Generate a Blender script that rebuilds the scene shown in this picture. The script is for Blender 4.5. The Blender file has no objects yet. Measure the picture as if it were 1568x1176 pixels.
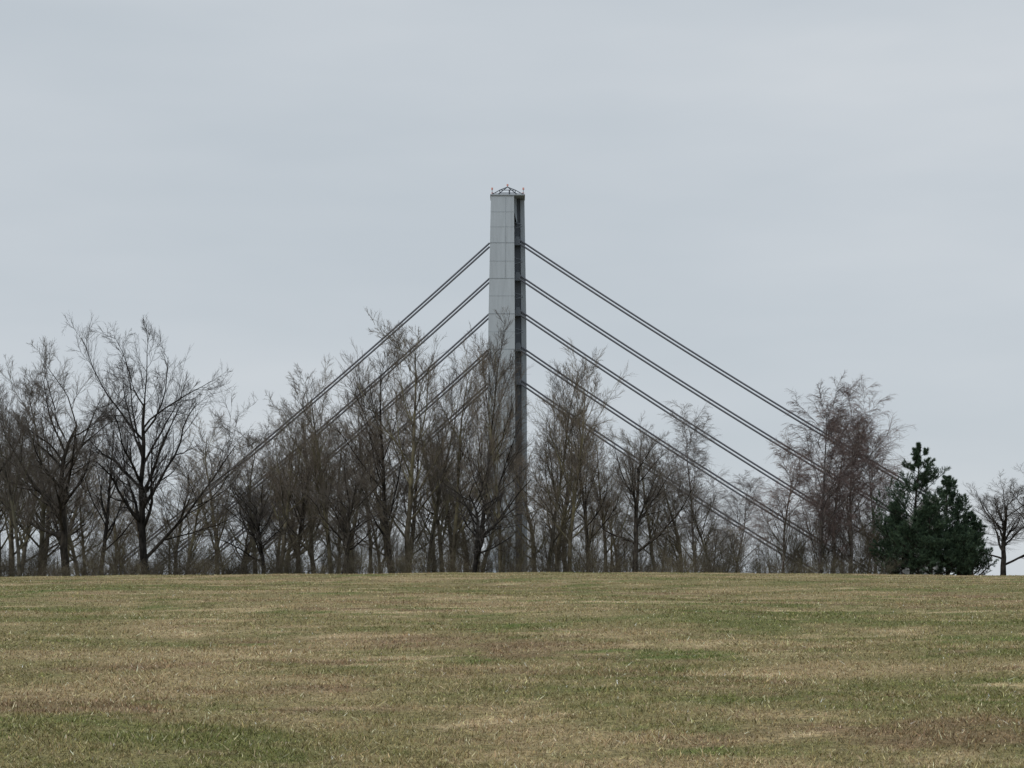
import bpy, math, numpy as np
from mathutils import Vector
R = math.radians
scene = bpy.context.scene
COL = scene.collection

# ------------------------------------------------------------------ helpers
def link(o, parent=None):
    COL.objects.link(o)
    if parent is not None: o.parent = parent
    return o

def np_mesh(name, V, F, mats=(), midx=None, smooth=False, col=None):
    """V (n,3); F (m,k) uniform polygons; col (n,3) optional point colours"""
    me = bpy.data.meshes.new(name)
    V = np.ascontiguousarray(V, dtype=np.float32); F = np.ascontiguousarray(F, dtype=np.int32)
    m, k = F.shape
    me.vertices.add(len(V)); me.vertices.foreach_set("co", V.ravel())
    me.loops.add(m*k); me.loops.foreach_set("vertex_index", F.ravel())
    me.polygons.add(m)
    me.polygons.foreach_set("loop_start", np.arange(0, m*k, k, dtype=np.int32))
    me.polygons.foreach_set("loop_total", np.full(m, k, dtype=np.int32))
    for mt in mats: me.materials.append(mt)
    if midx is not None: me.polygons.foreach_set("material_index", np.asarray(midx, dtype=np.int32))
    me.polygons.foreach_set("use_smooth", np.full(m, smooth, dtype=bool))
    me.update(calc_edges=True)
    if col is not None:
        at = me.color_attributes.new("tint", 'FLOAT_COLOR', 'POINT')
        c4 = np.ones((len(V), 4), dtype=np.float32); c4[:, :3] = col
        at.data.foreach_set("color", c4.ravel())
    return me

def new_mat(name, rough=0.9, spec=0.2):
    m = bpy.data.materials.new(name); m.use_nodes = True
    nt = m.node_tree; b = nt.nodes["Principled BSDF"]
    b.inputs["Roughness"].default_value = rough
    b.inputs["Specular IOR Level"].default_value = spec
    return m, nt, b

def ramp(nt, fac, stops):
    n = nt.nodes.new("ShaderNodeValToRGB")
    el = n.color_ramp.elements
    while len(el) < len(stops): el.new(0.5)
    for e, (p, c) in zip(el, stops):
        e.position = p; e.color = (*c, 1)
    nt.links.new(fac, n.inputs["Fac"])
    return n.outputs["Color"]

def noise(nt, vec, scale, detail=4, rough=0.55):
    n = nt.nodes.new("ShaderNodeTexNoise")
    n.inputs["Scale"].default_value = scale; n.inputs["Detail"].default_value = detail
    n.inputs["Roughness"].default_value = rough
    if vec is not None: nt.links.new(vec, n.inputs["Vector"])
    return n.outputs["Fac"]

def mix(nt, fac, a, b, mode='MIX'):
    n = nt.nodes.new("ShaderNodeMix"); n.data_type = 'RGBA'; n.blend_type = mode
    for key, v in ((0, fac), (6, a), (7, b)):
        if isinstance(v, (int, float)): n.inputs[key].default_value = v
        elif isinstance(v, tuple): n.inputs[key].default_value = (*v, 1)
        else: nt.links.new(v, n.inputs[key])
    return n.outputs[2]

def mapping(nt, vec, scale, loc=(0, 0, 0)):
    n = nt.nodes.new("ShaderNodeMapping"); n.inputs["Scale"].default_value = scale
    n.inputs["Location"].default_value = loc
    nt.links.new(vec, n.inputs["Vector"]); return n.outputs["Vector"]

# ------------------------------------------------------------------ world
w = bpy.data.worlds.new("World"); scene.world = w; w.use_nodes = True
nt = w.node_tree; bg = nt.nodes["Background"]
SUN_EL = 42
sky = nt.nodes.new("ShaderNodeTexSky"); sky.sky_type = 'NISHITA'; sky.sun_disc = False
sky.sun_elevation = R(SUN_EL); sky.sun_rotation = R(180+49)
tc = nt.nodes.new("ShaderNodeTexCoord")
vec = tc.outputs["Generated"]
cl = noise(nt, mapping(nt, vec, (1.6, 1.6, 7.0), (.3, .1, .2)), 1.7, 4, 0.5)
cloud = ramp(nt, cl, [(0.32, (5.30, 5.82, 6.30)), (0.5, (5.76, 6.22, 6.66)), (0.68, (6.30, 6.68, 7.04))])
sep = nt.nodes.new("ShaderNodeSeparateXYZ"); nt.links.new(vec, sep.inputs[0])
zen = nt.nodes.new("ShaderNodeMapRange"); zen.inputs["From Min"].default_value = 0.30
zen.inputs["From Max"].default_value = 0.95; zen.inputs["To Min"].default_value = 1.0
zen.inputs["To Max"].default_value = 2.4
nt.links.new(sep.outputs["Z"], zen.inputs["Value"])
vm = nt.nodes.new("ShaderNodeVectorMath"); vm.operation = 'SCALE'
nt.links.new(cloud, vm.inputs[0]); nt.links.new(zen.outputs[0], vm.inputs["Scale"])
final = mix(nt, 0.95, sky.outputs["Color"], vm.outputs[0])
nt.links.new(final, bg.inputs["Color"]); bg.inputs["Strength"].default_value = 0.1

sl = bpy.data.lights.new("sun", 'SUN'); sl.energy = 1.0; sl.angle = R(25); sl.color = (1, 0.97, 0.92)
so = link(bpy.data.objects.new("sun", sl))
d = Vector((-math.cos(R(SUN_EL))*0.75, -math.cos(R(SUN_EL))*0.66, math.sin(R(SUN_EL))))
so.rotation_euler = d.to_track_quat('Z', 'Y').to_euler()

scene.view_settings.view_transform = 'Standard'; scene.view_settings.look = 'None'
scene.view_settings.exposure = 0

# ------------------------------------------------------------------ camera
cam = bpy.data.cameras.new("camera"); co = link(bpy.data.objects.new("camera", cam))
cam.sensor_width = 36; cam.lens = 68.88; cam.clip_end = 12000
co.location = (0, 0, 1.6); co.rotation_euler = (R(90+5.937), 0, 0)
scene.camera = co

# ------------------------------------------------------------------ terrain
def hgt(x, y):
    x = np.asarray(x, float); y = np.asarray(y, float)
    yy = np.clip(y, 0, 190)
    h = 0.0364*yy - 1.32e-4*yy**2
    h = h + np.clip(y, -300, 0)*0.02
    t = np.clip((y-190)/230, 0, 1); s = t*t*(3-2*t)
    h = h - s*16
    h = h - 0.45*(1-np.exp(-((x-3)**2)/1250.0))*np.clip(y/60, 0, 1)
    near = np.exp(-(np.clip(np.abs(y)-120, 0, None)/60.0)**2)
    h = h + near*(0.018*np.sin(x*0.9+1.3*np.sin(y*0.31))+0.02*np.sin(y*0.73+0.6*x)+0.03*np.sin(x*0.23+y*0.17+1))
    return h

LAT = np.random.default_rng(99).uniform(0, 1, (512, 512))
def vnoise(x, y):
    xi = np.floor(x).astype(int); yi = np.floor(y).astype(int); fx = x-xi; fy = y-yi
    fx = fx*fx*(3-2*fx); fy = fy*fy*(3-2*fy)
    a = LAT[xi % 512, yi % 512]; b = LAT[(xi+1) % 512, yi % 512]; c = LAT[xi % 512, (yi+1) % 512]; d_ = LAT[(xi+1) % 512, (yi+1) % 512]
    return (a*(1-fx)+b*fx)*(1-fy)+(c*(1-fx)+d_*fx)*fy
def fbm(x, y, scale, octs=5, rough=.6, ox=0, oy=0, sx=1, sy=1):
    v = 0; amp = 1; tot = 0; ca, sa = math.cos(.6), math.sin(.6)
    X = x*scale*sx+ox; Y = y*scale*sy+oy
    for o in range(octs):
        v = v+amp*(vnoise(X+o*37.3, Y+o*11.7)-.5); tot += amp**2; amp *= rough
        X, Y = (X*ca-Y*sa)*2.03, (X*sa+Y*ca)*2.03
    return v/math.sqrt(tot)/.24      # ~unit variance
def sstep(v, a, b):
    t = np.clip((v-a)/(b-a), 0, 1); return (t*t*(3-2*t))[..., None]
C = lambda *v: np.array(v)
def turf_colour(x, y):
    green, olive, tan = C(.125, .129, .043), C(.190, .162, .073), C(.272, .210, .112)
    straw, brown, lush = C(.47, .36, .215), C(.180, .118, .070), C(.088, .122, .028)
    n1 = fbm(x, y, .12, 4, .55); n2 = fbm(x, y, .55, 5, .75, 50, 20); n = .55*n1+.85*n2
    c = green+(olive-green)*sstep(n, -1.3, -.1); c = c+(tan-c)*sstep(n, 0, 1.2)
    c = c+(straw-c)*sstep(fbm(x, y, .8, 6, .82, 90, 7, .55, 1), .7, 2.4)*.8
    c = c+(lush-c)*sstep(fbm(x, y, .45, 6, .82, 9, 77, .7, 1), .8, 2.2)*.85
    c = c+(brown-c)*sstep(fbm(x, y, .4, 6, .8, 31, 57, .7, 1), .5, 1.9)*.75
    return c

vis_x = np.arange(-38, 38.01, .3); vis_y = np.arange(6, 124, .3)
xs = np.unique(np.round(np.concatenate([vis_x, np.linspace(-400, 400, 81), np.linspace(-6000, 6000, 61)]), 3))
ys = np.unique(np.round(np.concatenate([vis_y, np.linspace(124, 150, 40), np.linspace(-300, 500, 161), np.linspace(500, 9000, 60)]), 3))
X, Y = np.meshgrid(xs, ys); Z = hgt(X, Y)
V = np.stack([X, Y, Z], -1).reshape(-1, 3)
nx, ny = len(xs), len(ys)
i = (np.arange(ny-1)[:, None]*nx + np.arange(nx-1)[None]).ravel()
F = np.stack([i, i+1, i+1+nx, i+nx], -1)

gm, nt, b = new_mat("field_turf", 0.95, 0.1)
at = nt.nodes.new("ShaderNodeVertexColor"); at.layer_name = "tint"
tcn = nt.nodes.new("ShaderNodeTexCoord")
f = noise(nt, tcn.outputs["Object"], 12, 4, 0.85)
fr = ramp(nt, f, [(0.36, (0.40, 0.40, 0.36)), (0.5, (0.88, 0.88, 0.88)), (0.64, (1.5, 1.45, 1.4))])
nt.links.new(mix(nt, 1.0, at.outputs["Color"], fr, 'MULTIPLY'), b.inputs["Base Color"])
bl, nt, b = new_mat("grass_blade", 0.85, 0.1)
at = nt.nodes.new("ShaderNodeVertexColor"); at.layer_name = "tint"
nt.links.new(at.outputs["Color"], b.inputs["Base Color"])
link(bpy.data.objects.new("ground", np_mesh("ground", V, F, [gm], smooth=True, col=turf_colour(V[:, 0], V[:, 1])*.9)))

rng = np.random.default_rng(5)
N = 640000
u = rng.uniform(0, 1, N); p = -.35; y0, y1 = 9.5, 123.0       # linear density ~ y^(p-1)
gy = (y0**p+u*(y1**p-y0**p))**(1/p)
gx = rng.uniform(-1, 1, N)*(0.272*gy+2.5)
sz = (gy/11.0)**.62
tuft = 1+.22*np.clip(fbm(gx, gy, 1.7, 3, .7, 3, 3), -2, 2.5)
hh = (rng.gamma(4, 0.0048, N)*(0.92+0.08*sz) + 0.003)*tuft
ww = rng.uniform(0.0022, 0.0046, N)*sz
a = rng.uniform(0, 2*math.pi, N); lean = rng.gamma(2.2, 0.55, N)
bx, by = np.cos(a)*ww, np.sin(a)*ww
la = rng.uniform(0, 2*math.pi, N)
gz = hgt(gx, gy)-0.002
tilt = np.clip(lean, 0, 3.4)
p0 = np.stack([gx-bx, gy-by, gz], -1); p1 = np.stack([gx+bx, gy+by, gz], -1)
p2 = np.stack([gx+np.cos(la)*hh*tilt*0.8, gy+np.sin(la)*hh*tilt*0.8, gz+hh], -1)
V = np.stack([p0, p1, p2], 1).reshape(-1, 3)
bc = turf_colour(gx, gy)
br_ = rng.lognormal(.12, .40, N)[:, None]
dry = (rng.uniform(0, 1, N) < .11)[:, None]
bc = np.where(dry, bc*.3+C(.46, .38, .25)*.8, bc)*br_*(1+rng.normal(0, .06, (N, 3)))
bc = np.clip(bc, .02, .75)
colr = np.stack([bc*.72, bc*.72, bc*1.28], 1).reshape(-1, 3)
link(bpy.data.objects.new("grass", np_mesh("grass", V, np.arange(3*N).reshape(-1, 3), [bl], col=np.clip(colr, 0, .8))))

# ------------------------------------------------------------------ bark materials
def bark(name, c1, c2, moss=None):
    m, nt, b = new_mat(name, 0.95, 0.1)
    tcn = nt.nodes.new("ShaderNodeTexCoord"); ob = tcn.outputs["Object"]
    n = noise(nt, mapping(nt, ob, (1, 1, 0.4)), 3.0, 2, 0.65)
    c = ramp(nt, n, [(0.38, c1), (0.62, c2)])
    if moss:
        n2 = noise(nt, ob, 0.5, 2, 0.6)
        c = mix(nt, ramp(nt, n2, [(0.45, (0, 0, 0)), (0.62, (0.8, 0.8, 0.8))]), c, moss)
    oi = nt.nodes.new("ShaderNodeObjectInfo")
    v = ramp(nt, oi.outputs["Random"], [(0, (0.75, 0.75, 0.78)), (1, (1.45, 1.38, 1.27))])
    c = mix(nt, 1.0, c, v, 'MULTIPLY')
    nt.links.new(c, b.inputs["Base Color"])
    return m
oak_b = bark("dark_bark", (0.013, 0.012, 0.011), (0.040, 0.036, 0.032))
oak_t = bark("dark_twig", (0.068, 0.062, 0.058), (0.125, 0.114, 0.105))
ash_b = bark("grey_green_bark", (0.038, 0.035, 0.028), (0.120, 0.109, 0.087), (0.165, 0.155, 0.098))
ash_t = bark("brown_twig", (0.098, 0.085, 0.073), (0.175, 0.152, 0.130))
bir_b = bark("birch_bark", (0.055, 0.046, 0.043), (0.19, 0.174, 0.163))
bir_t = bark("birch_twig", (0.115, 0.084, 0.077), (0.195, 0.150, 0.138))
far_t = bark("pale_twig", (0.19, 0.175, 0.17), (0.28, 0.26, 0.255))
shr_t = bark("shrub_twig", (0.058, 0.050, 0.042), (0.135, 0.117, 0.098))

# ------------------------------------------------------------------ tree generator
def norm(v): return v/np.maximum(np.linalg.norm(v, axis=-1, keepdims=True), 1e-9)

def grow(rng, P, D, L, Rad, nseg, wob, trop, tip):
    n = len(L); pts = np.empty((n, nseg+1, 3)); dirs = np.empty((n, nseg+1, 3)); pts[:, 0] = P
    d = norm(D); dirs[:, 0] = d
    for k in range(nseg):
        d = norm(d + rng.normal(0, wob, (n, 3)) + np.array([0, 0, trop]))
        pts[:, k+1] = pts[:, k] + d*(L/nseg)[:, None]; dirs[:, k+1] = d
    t = np.linspace(0, 1, nseg+1)
    rad = Rad[:, None]*(1-(1-tip)*t[None])
    return dict(p=pts, d=dirs, r=rad, L=L)

def kids(rng, B, n, t0, t1, ang, angv, ratio, rr, fall, rmin):
    m, K, _ = B['p'].shape; K -= 1
    t = t0+(t1-t0)*(np.arange(n)[None]+rng.uniform(0, 1, (m, n)))/n
    f = np.clip(t*K, 0, K-1e-4); i = f.astype(int); u = (f-i)[..., None]; r_ = np.arange(m)[:, None]
    P = B['p'][r_, i]*(1-u)+B['p'][r_, i+1]*u
    D = norm(B['d'][r_, i]*(1-u)+B['d'][r_, i+1]*u)
    rad = B['r'][r_, i]*(1-u[..., 0])+B['r'][r_, i+1]*u[..., 0]
    per = norm(np.cross(D, rng.normal(size=D.shape)))
    a = (rng.normal(ang, angv, (m, n)))[..., None]
    nd = D*np.cos(a)+per*np.sin(a)
    L = B['L'][:, None]*ratio*(1-fall*(t-t0)/(max(t1-t0, 1e-3)))*rng.uniform(0.6, 1.25, (m, n))
    rad = np.maximum(np.minimum(rad*rr, rad*0.9), rmin)
    return P.reshape(-1, 3), nd.reshape(-1, 3), L.ravel(), rad.ravel()

def tube(B, sides):
    p, d, r = B['p'], B['d'], B['r']; n, K, _ = p.shape
    ref = np.where(np.abs(d[..., 2:3]) > 0.9, np.array([1., 0, 0]), np.array([0, 0, 1.]))
    a = norm(np.cross(d, ref)); b = np.cross(d, a)
    th = np.arange(sides)*2*math.pi/sides
    V = p[:, :, None]+r[:, :, None, None]*(a[:, :, None]*np.cos(th)[None, None, :, None]+b[:, :, None]*np.sin(th)[None, None, :, None])
    base = (np.arange(n)[:, None, None]*K+np.arange(K-1)[None, :, None])*sides
    j = np.arange(sides)[None, None]; j2 = (j+1) % sides
    F = np.stack([base+j, base+j2, base+j2+sides, base+j+sides], -1).reshape(-1, 4)
    return V.reshape(-1, 3), F

def assemble(name, parts, mats, smooth=True):
    Vs, Fs, Ms = [], [], []; off = 0
    for (V, F, mi) in parts:
        Vs.append(V); Fs.append(F+off); Ms.append(np.full(len(F), mi)); off += len(V)
    V = np.concatenate(Vs)
    me = np_mesh(name, V, np.concatenate(Fs), mats, np.concatenate(Ms), smooth)
    z = V[:, 2]
    rad = np.hypot(V[:, 0]-np.median(V[:, 0]), V[:, 1]-np.median(V[:, 1]))
    return me, float(np.percentile(z, 99.6)), float(2*np.percentile(rad, 95))

def tree(kind, seed, mats):
    rng = np.random.default_rng(seed); parts = []
    H = 18.0
    one = lambda *v: np.array([v], float)
    tw = 0.0072
    # (n, t0, t1, angle, angle var, length ratio, radius ratio, fall, segs, wobble, tropism, tip, sides)
    if kind == 'oak':
        B0 = grow(rng, one(0, 0, -0.4), one(rng.normal(0, .05), rng.normal(0, .05), 1), np.array([H*0.66]), np.array([0.33]), 9, 0.09, 0.04, 0.3)
        spec = [(16, .22, 1.0, .72, .16, .68, .62, .25, 8, .11, .055, .2, 5), (9, .15, 1.0, .70, .2, .42, .5, .35, 6, .12, .07, .25, 4),
                (8, .12, 1.0, .66, .25, .52, .5, .3, 4, .10, .055, .5, 3), (8, .1, 1.0, .55, .3, .62, .6, .3, 2, .08, .06, .6, 3)]
    elif kind == 'lean':
        B0 = grow(rng, one(0, 0, -0.4), one(0.50, 0, 1), np.array([H*0.9]), np.array([0.20]), 8, 0.06, -0.01, 0.15)
        spec = [(12, .3, 1.0, .6, .18, .42, .55, .4, 6, .12, .09, .25, 5), (7, .18, 1.0, .7, .25, .52, .5, .35, 5, .13, .08, .3, 4),
                (7, .15, 1.0, .7, .3, .52, .5, .3, 4, .12, .07, .5, 3), (7, .1, 1.0, .6, .3, .6, .55, .3, 2, .12, .07, .6, 3)]
    elif kind == 'upright':
        B0 = grow(rng, one(0, 0, -0.4), one(rng.normal(0, .07), rng.normal(0, .07), 1), np.array([H*0.93]), np.array([0.22]), 10, 0.05, 0.03, 0.10)
        spec = [(19, .18, .98, .62, .17, .45, .52, .58, 7, .08, .10, .2, 4), (8, .15, 1.0, .55, .2, .48, .5, .35, 5, .09, .08, .3, 3),
                (6, .15, 1.0, .55, .25, .54, .55, .3, 3, .09, .08, .5, 3), (6, .15, 1.0, .48, .22, .66, .6, .3, 2, .06, .07, .6, 3)]
    elif kind == 'birch':
        B0 = grow(rng, one(0, 0, -0.4), one(rng.normal(0, .05), rng.normal(0, .05), 1), np.array([H*0.92]), np.array([0.16]), 10, 0.04, 0.03, 0.12)
        spec = [(30, .06, 1.0, .55, .14, .42, .5, .48, 6, .06, .07, .2, 4), (8, .2, 1.0, .55, .2, .42, .5, .2, 5, .08, -.02, .3, 3),
                (7, .15, 1.0, .5, .25, .60, .55, .2, 4, .07, -.14, .5, 3), (7, .15, 1.0, .45, .25, .64, .6, .2, 2, .06, -.25, .7, 3)]
    else:  # shrub / thicket of stems
        n = 14; aa = rng.uniform(0, 2*math.pi, n); rr = rng.uniform(0, 1.6, n); sp = rng.uniform(.05, .55, n)
        P = np.stack([np.cos(aa)*rr, np.sin(aa)*rr, np.full(n, -0.4)], -1)
        D = np.stack([np.cos(aa)*sp, np.sin(aa)*sp, np.ones(n)], -1)
        B0 = grow(rng, P, D, rng.uniform(4, 7.5, n), rng.uniform(.03, .06, n), 6, .09, .05, .15)
        spec = [(8, .04, 1.0, .55, .2, .45, .5, .4, 4, .11, .07, .25, 3), (6, .1, 1.0, .55, .25, .52, .55, .3, 2, .12, .05, .4, 3),
                (4, .1, 1.0, .55, .25, .6, .6, .3, 1, .12, .04, .6, 3)]
        tw = 0.0065
    parts.append((*tube(B0, 7 if kind != 'shrub' else 4), 0))
    B = B0
    for li, (n, t0, t1, ang, av, ratio, rr, fall, ns, wob, trop, tip, sides) in enumerate(spec):
        P, D, L, Rd = kids(rng, B, n, t0, t1, ang, av, ratio, rr, fall, tw if li >= len(spec)-1 else tw*(1.4 if li == len(spec)-2 else 2.5))
        if li == 0 and kind in ('oak',):
            D[:, 2] = np.maximum(D[:, 2], 0.10)
        B = grow(rng, P, D, L, Rd, ns, wob, trop, tip)
        parts.append((*tube(B, sides), 0 if li < 2 else 1))
    return assemble(kind+"_mesh", parts, mats)

LIB = {
 'oak': [tree('oak', s, [oak_b, oak_t]) for s in (11, 12, 13, 16)],
 'lean': [tree('lean', 21, [oak_b, oak_t])],
 'upright': [tree('upright', s, [ash_b, ash_t]) for s in (31, 32, 33, 34, 35)],
 'dark': [tree('upright', s, [oak_b, ash_t]) for s in (36, 37)],
 'birch': [tree('birch', s, [bir_b, bir_t]) for s in (41, 42, 43)],
 'pale': [tree('birch', s, [bir_b, far_t]) for s in (51, 52)],
 'shrub': [tree('shrub', s, [ash_b, shr_t]) for s in (61, 62, 63, 64)],
}
prng = np.random.default_rng(77)
def plant(kind, name, x, y, h, wd, var=None, rot=None, parent=None, tilt=.035):
    lib = LIB[kind]; me, mh, mw = lib[(var if var is not None else prng.integers(len(lib))) % len(lib)]
    o = bpy.data.objects.new(name, me); link(o, parent)
    o.location = (x, y, float(hgt(x, y))-0.05)
    o.rotation_euler = (prng.normal(0, tilt), prng.normal(0, tilt), prng.uniform(0, 6.28) if rot is None else rot)
    o.scale = (wd/mw, wd/mw, h/mh)
    return o

# individually standing trees: kind, lateral offset at the 150 m line, distance, height and crown width (m, at 150 m)
T = [
 ('oak', -40.2, 148, 17.6, 10, 1), ('upright', -37.5, 138, 16.4, 7, 2), ('oak', -33.9, 142, 18.4, 11, 0), ('oak', -27.8, 140, 19.8, 10.5, 2),
 ('upright', -35.9, 160, 16.5, 8, 0), ('dark', -31.3, 158, 15.5, 7, 1), ('upright', -39.0, 155, 15.0, 7, 4),
 ('upright', -24.9, 152, 9.8, 6, 3), ('upright', -22.4, 156, 12.8, 7, 4), ('upright', -19.6, 160, 12.0, 6.5, 0),
 ('upright', -17.7, 155, 13.2, 7, 1), ('dark', -16.4, 158, 11.5, 6, 0), ('upright', -13.7, 150, 16.6, 7.5, 3), ('upright', -12.4, 154, 14.2, 7, 4),
 ('dark', -9.2, 148, 18.8, 7.5, 0), ('upright', -7.8, 145, 19.6, 9, 1), ('upright', -6.4, 150, 17.3, 7, 2),
 ('upright', -4.6, 148, 17.9, 7, 3), ('dark', -2.7, 144, 20.3, 7.5, 1), ('upright', -0.9, 141, 18.2, 4.4, 0),
 ('upright', 2.7, 148, 17.0, 6.5, 1), ('upright', 4.4, 146, 17.6, 7.5, 2), ('dark', 5.9, 152, 13.8, 6, 0),
 ('upright', 7.2, 155, 11.7, 6, 4), ('oak', 9.3, 142, 12.2, 7.5, 1), ('upright', 11.0, 156, 11.6, 6, 1),
 ('upright', 12.9, 158, 9.8, 6, 0), ('upright', 15.2, 158, 8.0, 6, 2),
 ('oak', -2.9, 139, 9.5, 6.5, 0), ('oak', -12.9, 141, 9.0, 7, 2), ('oak', -18.9, 144, 8.0, 7, 3),
 ('upright', -10.8, 156, 16.5, 7, 2), ('upright', -5.2, 158, 15.5, 7, 4), ('upright', 3.4, 160, 13.5, 7, 0), ('upright', -15.0, 162, 14.0, 7, 1),
 ('pale', 14.1, 190, 13.6, 6.5, 0), ('pale', 17.0, 185, 8.4, 5, 1),
 ('birch', 20.6, 152, 11.2, 5.8, 0), ('birch', 23.4, 143, 15.2, 7.5, 1), ('birch', 25.8, 146, 15.0, 8, 2), ('birch', 27.8, 150, 12.8, 6, 0),
 ('birch', 24.5, 152, 13.8, 7, 0),
 ('oak', 37.3, 152, 8.5, 8, 1), ('oak', 40.2, 150, 9.0, 8, 2),
]
for kind, lx, y, h, wd, var in T:
    k = y/150
    nm = {'birch': 'birch_tree', 'pale': 'birch_tree'}.get(kind, 'bare_tree')
    plant(kind, nm, lx*k, y, h*k, wd*k, var, tilt=.012 if lx in (-0.9, 2.7) else .035)
plant('lean', 'bare_tree', -28.1, 143, 13.8, 9.5, 0, rot=0.1, tilt=0)

# tree row further back and thickets: each one mass under one parent
row = link(bpy.data.objects.new("distant_tree_row", None))
env = [(0, 11), (60, 11), (250, 8), (400, 9), (600, 12), (800, 11), (950, 8), (1050, 5.5), (1150, 4)]
for px in np.arange(-70, 1150, 27):
    if 765 < px < 815: continue
    h = np.interp(px, [e[0] for e in env], [e[1] for e in env])*prng.uniform(0.65, 1.2)
    y = prng.uniform(162, 195); k = y/150
    plant(('upright', 'upright', 'dark', 'upright')[prng.integers(4)], "tree", (px-784+prng.uniform(-14, 14))/20*k, y, h*k, h*k*.68, None, None, row)
thick = link(bpy.data.objects.new("shrub_thicket", None))
for px in np.arange(-60, 1140, 20):
    h = prng.uniform(2.4, 6.0)*(1 if 420 < px < 1000 else .8); y = prng.uniform(140, 168); k = y/150
    plant('shrub', "shrub", (px-784+prng.uniform(-14, 14))/20*k, y, h*k, prng.uniform(3.5, 5.5)*k, None, None, thick)
for px in np.arange(1180, 1375, 15):
    h = prng.uniform(2.8, 6.2); y = prng.uniform(142, 158); k = y/150
    plant('shrub', "shrub", (px-784)/20*k, y, h*k, 3.8*k, None, None, thick)
for px in np.arange(-60, 1370, 17):   # low bramble layer
    y = prng.uniform(132, 150); k = y/150
    plant('shrub', "bramble", (px-784+prng.uniform(-6, 6))/20*k, y, prng.uniform(0.8, 2.0), prng.uniform(2, 3.2), None, None, thick)

# ------------------------------------------------------------------ pines
ndl, nt, b = new_mat("pine_needles", 0.7, 0.2)
g = nt.nodes.new("ShaderNodeNewGeometry")
nt.links.new(ramp(nt, g.outputs["Random Per Island"], [(0, (0.020, 0.038, 0.025)), (0.6, (0.038, 0.068, 0.040)), (1, (0.090, 0.130, 0.070))]), b.inputs["Base Color"])
def pine(seed, H, W):
    rng = np.random.default_rng(seed)
    B0 = grow(rng, np.array([[0, 0, -.3]]), np.array([[0.03, 0, 1.]]), np.array([H*1.0]), np.array([.17]), 10, .022, .02, .1)
    n = 62
    P, D, L, Rd = kids(rng, B0, n, .02, .995, 1.15, .18, .1, .35, 0, .02)
    t = np.linspace(0, 1, n)
    prof = np.interp(t, [0, .12, .35, .6, .85, 1], [.9, 1.05, 1.0, .70, .32, .10])
    L = W/2*prof*rng.uniform(.5, 1.3, n)
    D[:, 2] = np.abs(D[:, 2])*0.5+.12
    B1 = grow(rng, P, D, L, Rd, 5, .09, .12, .3)
    P, D, L2, Rd = kids(rng, B1, 10, .2, 1.0, .75, .2, .42, .5, .45, .010)
    B2 = grow(rng, P, D, L2, Rd, 3, .1, .14, .4)
    P, D, L3, Rd = kids(rng, B2, 4, .2, 1.0, .7, .2, .55, .6, .3, .008)
    B3 = grow(rng, P, D, L3, Rd, 2, .1, .18, .5)
    me, _, _ = assemble("wood", [(*tube(B0, 8), 0), (*tube(B1, 4), 0), (*tube(B2, 3), 0)], [oak_b])
    Vs = []
    for B, q in ((B1, 36), (B2, 18), (B3, 14)):
        P, D, L, Rd = kids(rng, B, q, .3, 1.0, .7, .25, 0, 1, 0, .01)
        m = len(P); nl = rng.uniform(.12, .24, m)[:, None]; D = norm(D+np.array([0, 0, .3]))
        side = norm(np.cross(D, rng.normal(size=D.shape)))*0.015
        Vs.append(np.stack([P-side, P+side, P+D*nl], 1).reshape(-1, 3))
    V = np.concatenate(Vs)
    return me, np_mesh("needles", V, np.arange(len(V)).reshape(-1, 3), [ndl])
for seed, lx, y, h, wd in ((3, 30.4, 139, 10.4, 6.4), (8, 33.2, 142, 7.9, 6.2), (9, 35.0, 141, 5.2, 3.8), (15, 29.3, 141, 6.0, 3.6), (23, 34.0, 139, 4.0, 4.4), (29, 31.9, 138, 6.0, 4.6)):
    k = y/150; p = bpy.data.objects.new("pine_tree", None); link(p); p.location = (lx*k, y, float(hgt(lx*k, y)))
    a_, b_ = pine(seed, h*k, wd*k)
    link(bpy.data.objects.new("trunk_and_branches", a_), p); link(bpy.data.objects.new("needles", b_), p)

# ------------------------------------------------------------------ bridge
def paint(name, c, rough=0.55, amt=0.07):
    m, nt, b = new_mat(name, rough, 0.4)
    tcn = nt.nodes.new("ShaderNodeTexCoord"); ob = tcn.outputs["Object"]
    n = noise(nt, mapping(nt, ob, (1.2, 1.2, .12)), 1.2, 5, .6)
    lo = tuple(v*(1-amt*1.6) for v in c); hi = tuple(min(1, v*(1+amt)) for v in c)
    nt.links.new(ramp(nt, n, [(.3, lo), (.7, hi)]), b.inputs["Base Color"])
    return m
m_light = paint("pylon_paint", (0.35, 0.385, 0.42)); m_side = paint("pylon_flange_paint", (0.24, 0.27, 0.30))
m_dark = paint("slot_steel", (0.060, 0.070, 0.085)); m_seam = paint("weld_seam", (0.22, 0.245, 0.27))
m_anch = paint("anchor_steel", (0.10, 0.115, 0.135))
m_cable = paint("cable_sheath", (0.10, 0.105, 0.125), .6); m_conc = paint("deck_concrete", (.22, .22, .21), .9)
m_red, nt, b = new_mat("aviation_lamp_glass", .4); b.inputs["Base Color"].default_value = (.62, .30, .26, 1)

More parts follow.
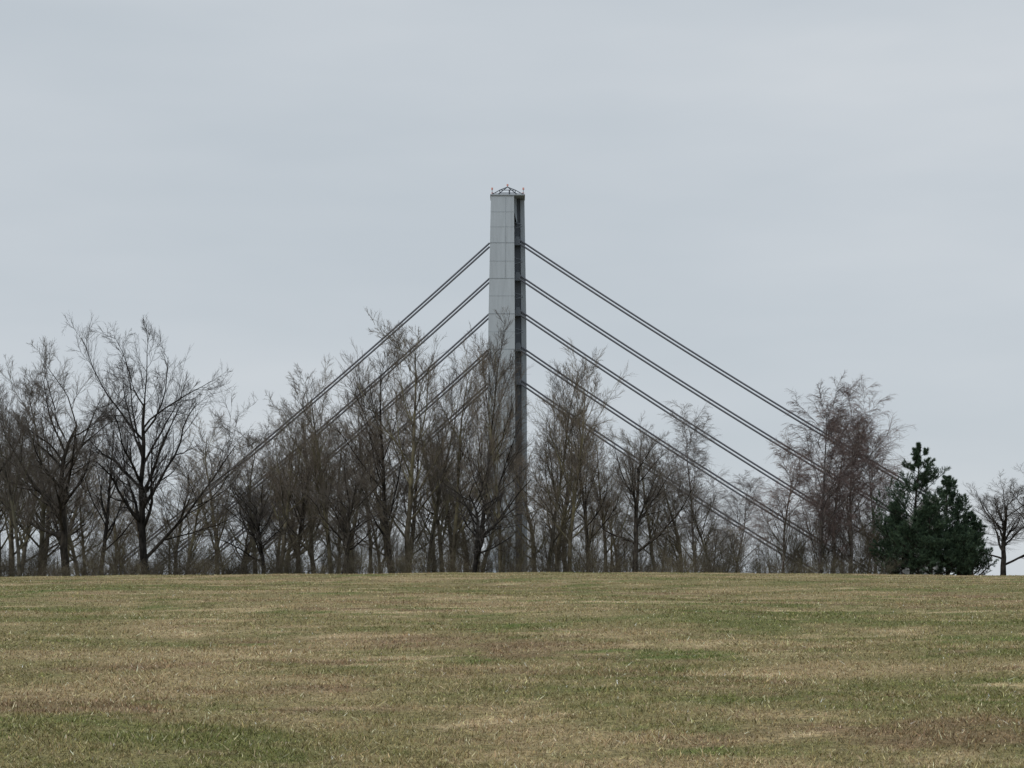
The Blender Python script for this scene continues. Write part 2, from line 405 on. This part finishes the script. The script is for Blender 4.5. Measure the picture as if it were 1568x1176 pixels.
br = link(bpy.data.objects.new("cable_stayed_bridge", None)); br.location = (0, 0, 0)
BY = 410.0
def prism(name, secs, y0, y1, mat, parent=br):
    """secs: list of (z, x0, x1)"""
    V = []; F = []
    for z, x0, x1 in secs: V += [(x0, y0, z), (x1, y0, z), (x1, y1, z), (x0, y1, z)]
    for s in range(len(secs)-1):
        o = 4*s
        for k in range(4): F.append((o+k, o+(k+1) % 4, o+4+(k+1) % 4, o+4+k))
    o = 4*(len(secs)-1); F.append((3, 2, 1, 0)); F.append((o, o+1, o+2, o+3))
    me = bpy.data.meshes.new(name); me.from_pydata(V, [], F); me.materials.append(mat); me.update()
    o = bpy.data.objects.new(name, me); link(o, parent); return o
ZS = [-15, 5, 56.4, 84.0]
def lerp(z, a): return float(np.interp(z, ZS, a))
xl = [-5.4, -5.2, -4.96, -4.45]; xm = [0.75, .72, 0.60, 0.42]; xn = [2.2, 2.15, 1.98, 1.75]; xr = [3.3, 3.25, 3.05, 2.64]
def secs(a, b, z1=84.0): return [(z, lerp(z, a), lerp(z, b)) for z in (-15, 5, 56.4, z1)]
prism("pylon_main_box", secs(xl, xm), BY-2.6, BY+2.6, m_light)
prism("pylon_slot_web", secs([v+.003 for v in xm], [v-.003 for v in xn]), BY+1.2, BY+2.4, m_dark)
prism("pylon_right_flange", secs(xn, xr, 83.7), BY+.9, BY+2.8, m_side)
# panel seams standing slightly proud
for k, z in enumerate([80.5, 77.3, 73.9, 70.0, 66.3, 62.6, 58.8, 55.0, 51.3, 44.2, 36.5, 29, 21, 13]):
    maj = z in (73.9, 66.3, 58.8, 51.3, 44.2, 36.5, 29, 21, 13)
    hgt_ = .08 if maj else .02
    prism("seam", [(z-hgt_, lerp(z, xl)-.02, lerp(z, xm)-.02), (z+hgt_, lerp(z, xl)-.02, lerp(z, xm)-.02)], BY-2.63, BY-2.605, m_seam if maj else m_side)
prism("vertical_seam", [(z, lerp(z, xl)*.36+lerp(z, xm)*.64-.025, lerp(z, xl)*.36+lerp(z, xm)*.64+.025) for z in (66.5, 83.6)], BY-2.634, BY-2.606, m_side)
prism("cap_plate", [(84.003, -4.6, 2.75), (84.25, -4.6, 2.75)], BY-2.8, BY+3.0, m_side)
prism("slot_edge_plate", [(78.6, 1.0, 1.12), (80.8, .45, 1.0), (84.0, .425, .95)], BY-.8, BY+1.19, m_side)

def rod(name, pts, r, mat, parent=br, sides=8):
    p = np.array(pts, float)[None]; K = p.shape[1]
    dd = np.gradient(p[0], axis=0)[None]
    V, F = tube(dict(p=p, d=norm(dd), r=np.full((1, K), r)), sides)
    o = bpy.data.objects.new(name, np_mesh(name, V, F, [mat], smooth=True)); link(o, parent); return o
# top frame with lamps
cx, cz = -.95, 84.25
cor = [(-4.2, BY-2.4), (2.4, BY-2.4), (2.4, BY+2.6), (-4.2, BY+2.6)]
inn = [(-2.6, BY-1.4), (0.7, BY-1.4), (0.7, BY+1.6), (-2.6, BY+1.6)]
for k in range(4):
    c, c2, a_, a2 = cor[k], cor[(k+1) % 4], inn[k], inn[(k+1) % 4]
    rod("frame_leg", [(*c, cz), (a_[0], a_[1], cz+1.15)], .09, m_dark)
    rod("frame_leg_upper", [(a_[0], a_[1], cz+1.15), (cx, BY, cz+2.1)], .09, m_dark)
    rod("frame_ring", [(a_[0], a_[1], cz+1.15), (a2[0], a2[1], cz+1.15)], .08, m_dark)
    rod("frame_strut", [(a_[0], a_[1], cz+1.15), (a_[0], a_[1], cz)], .06, m_dark)
    rod("rail", [(*c, cz+.25), (*c2, cz+.25)], .05, m_dark)
    rod("lamp_post", [(*c, cz), (*c, cz+1.0)], .07, m_side)
    rod("lamp", [(*c, cz+1.0), (*c, cz+1.2), (*c, cz+1.45)], .20, m_red)
rod("lamp_post", [(cx, BY, cz+2.0), (cx, BY, cz+2.3)], .07, m_side)
rod("lamp", [(cx, BY, cz+2.3), (cx, BY, cz+2.5), (cx, BY, cz+2.7)], .20, m_red)
rod("centre_post", [(cx+.4, BY-2.0, cz), (cx+.4, BY-2.0, cz+1.1)], .15, m_dark)

DECK = 2.5
for ci, zt in enumerate([73.9, 66.3, 58.8, 51.3, 44.2]):
    for sd in (-1, 1):
        slope = .871 if sd < 0 else (.628, .632, .638, .643, .648)[ci]
        x0 = -4.75 if sd < 0 else 1.25
        zt_ = zt if sd < 0 else zt+.9
        zb = DECK
        if sd > 0 and ci == 0: zb = 20.0
        if sd > 0 and ci == 1: zb = 15.0
        span = (zt-zb)/slope + (4.7 if sd < 0 else 2.63) - abs(x0)
        x1 = x0+sd*span
        for pr in (-1, 1):
            t = np.linspace(0, 1, 33)
            sag = 4*t*(1-t)*1.35*(span/110)
            off = pr*.46
            pts = np.stack([x0+(x1-x0)*t, np.full(33, BY+.1+pr*.35), zt_+off+(zb-zt_)*t-sag], -1)
            rod("stay_cable", pts, .20, m_cable)
    # anchor hardware inside the slot
    z = zt+1.2; xa, xb = lerp(z, xm), lerp(z, xn)
    prism("anchor_block", [(z-1.3, xa+.1, xb-.1), (z-.2, xa+.1, xb-.1), (z+.5, xa+.35, xb-.3)], BY-.4, BY+1.19, m_anch)
    rod("anchor_fin", [(xa+.15, BY-.9, z+2.2), (xb+.35, BY-.9, z+2.6)], .10, m_anch)
    rod("anchor_fin", [(xa+.15, BY-.9, z+3.4), (xb+.25, BY-.9, z+3.0)], .08, m_anch)
# deck, parapets and piers in the valley behind the hill
def box(name, x0, x1, y0, y1, z0, z1, mat): return prism(name, [(z0, x0, x1), (z1, x0, x1)], y0, y1, mat)
box("deck", -260, 300, BY+3.2, BY+17, .3, 2.1, m_conc); box("deck_near", -260, 300, BY-14, BY-3, .3, 2.1, m_conc)
box("anchor_beam_left", -260, -5.6, BY-2.995, BY+3.195, .6, 2.0, m_conc); box("anchor_beam_right", 3.6, 300, BY-2.995, BY+3.195, .6, 2.0, m_conc)
# concrete anchorage taking the two outermost stays on the right bank
prism("stay_anchorage", [(2.003, 81, 89.5), (15.5, 82.3, 89.2), (20.4, 86.6, 88.9)], BY-1.6, BY+1.6, m_conc)
for x in range(-240, 300, 60):
    if abs(x) > 10: box("pier", x-1.5, x+1.5, BY-8, BY+10, -16, .297, m_conc)
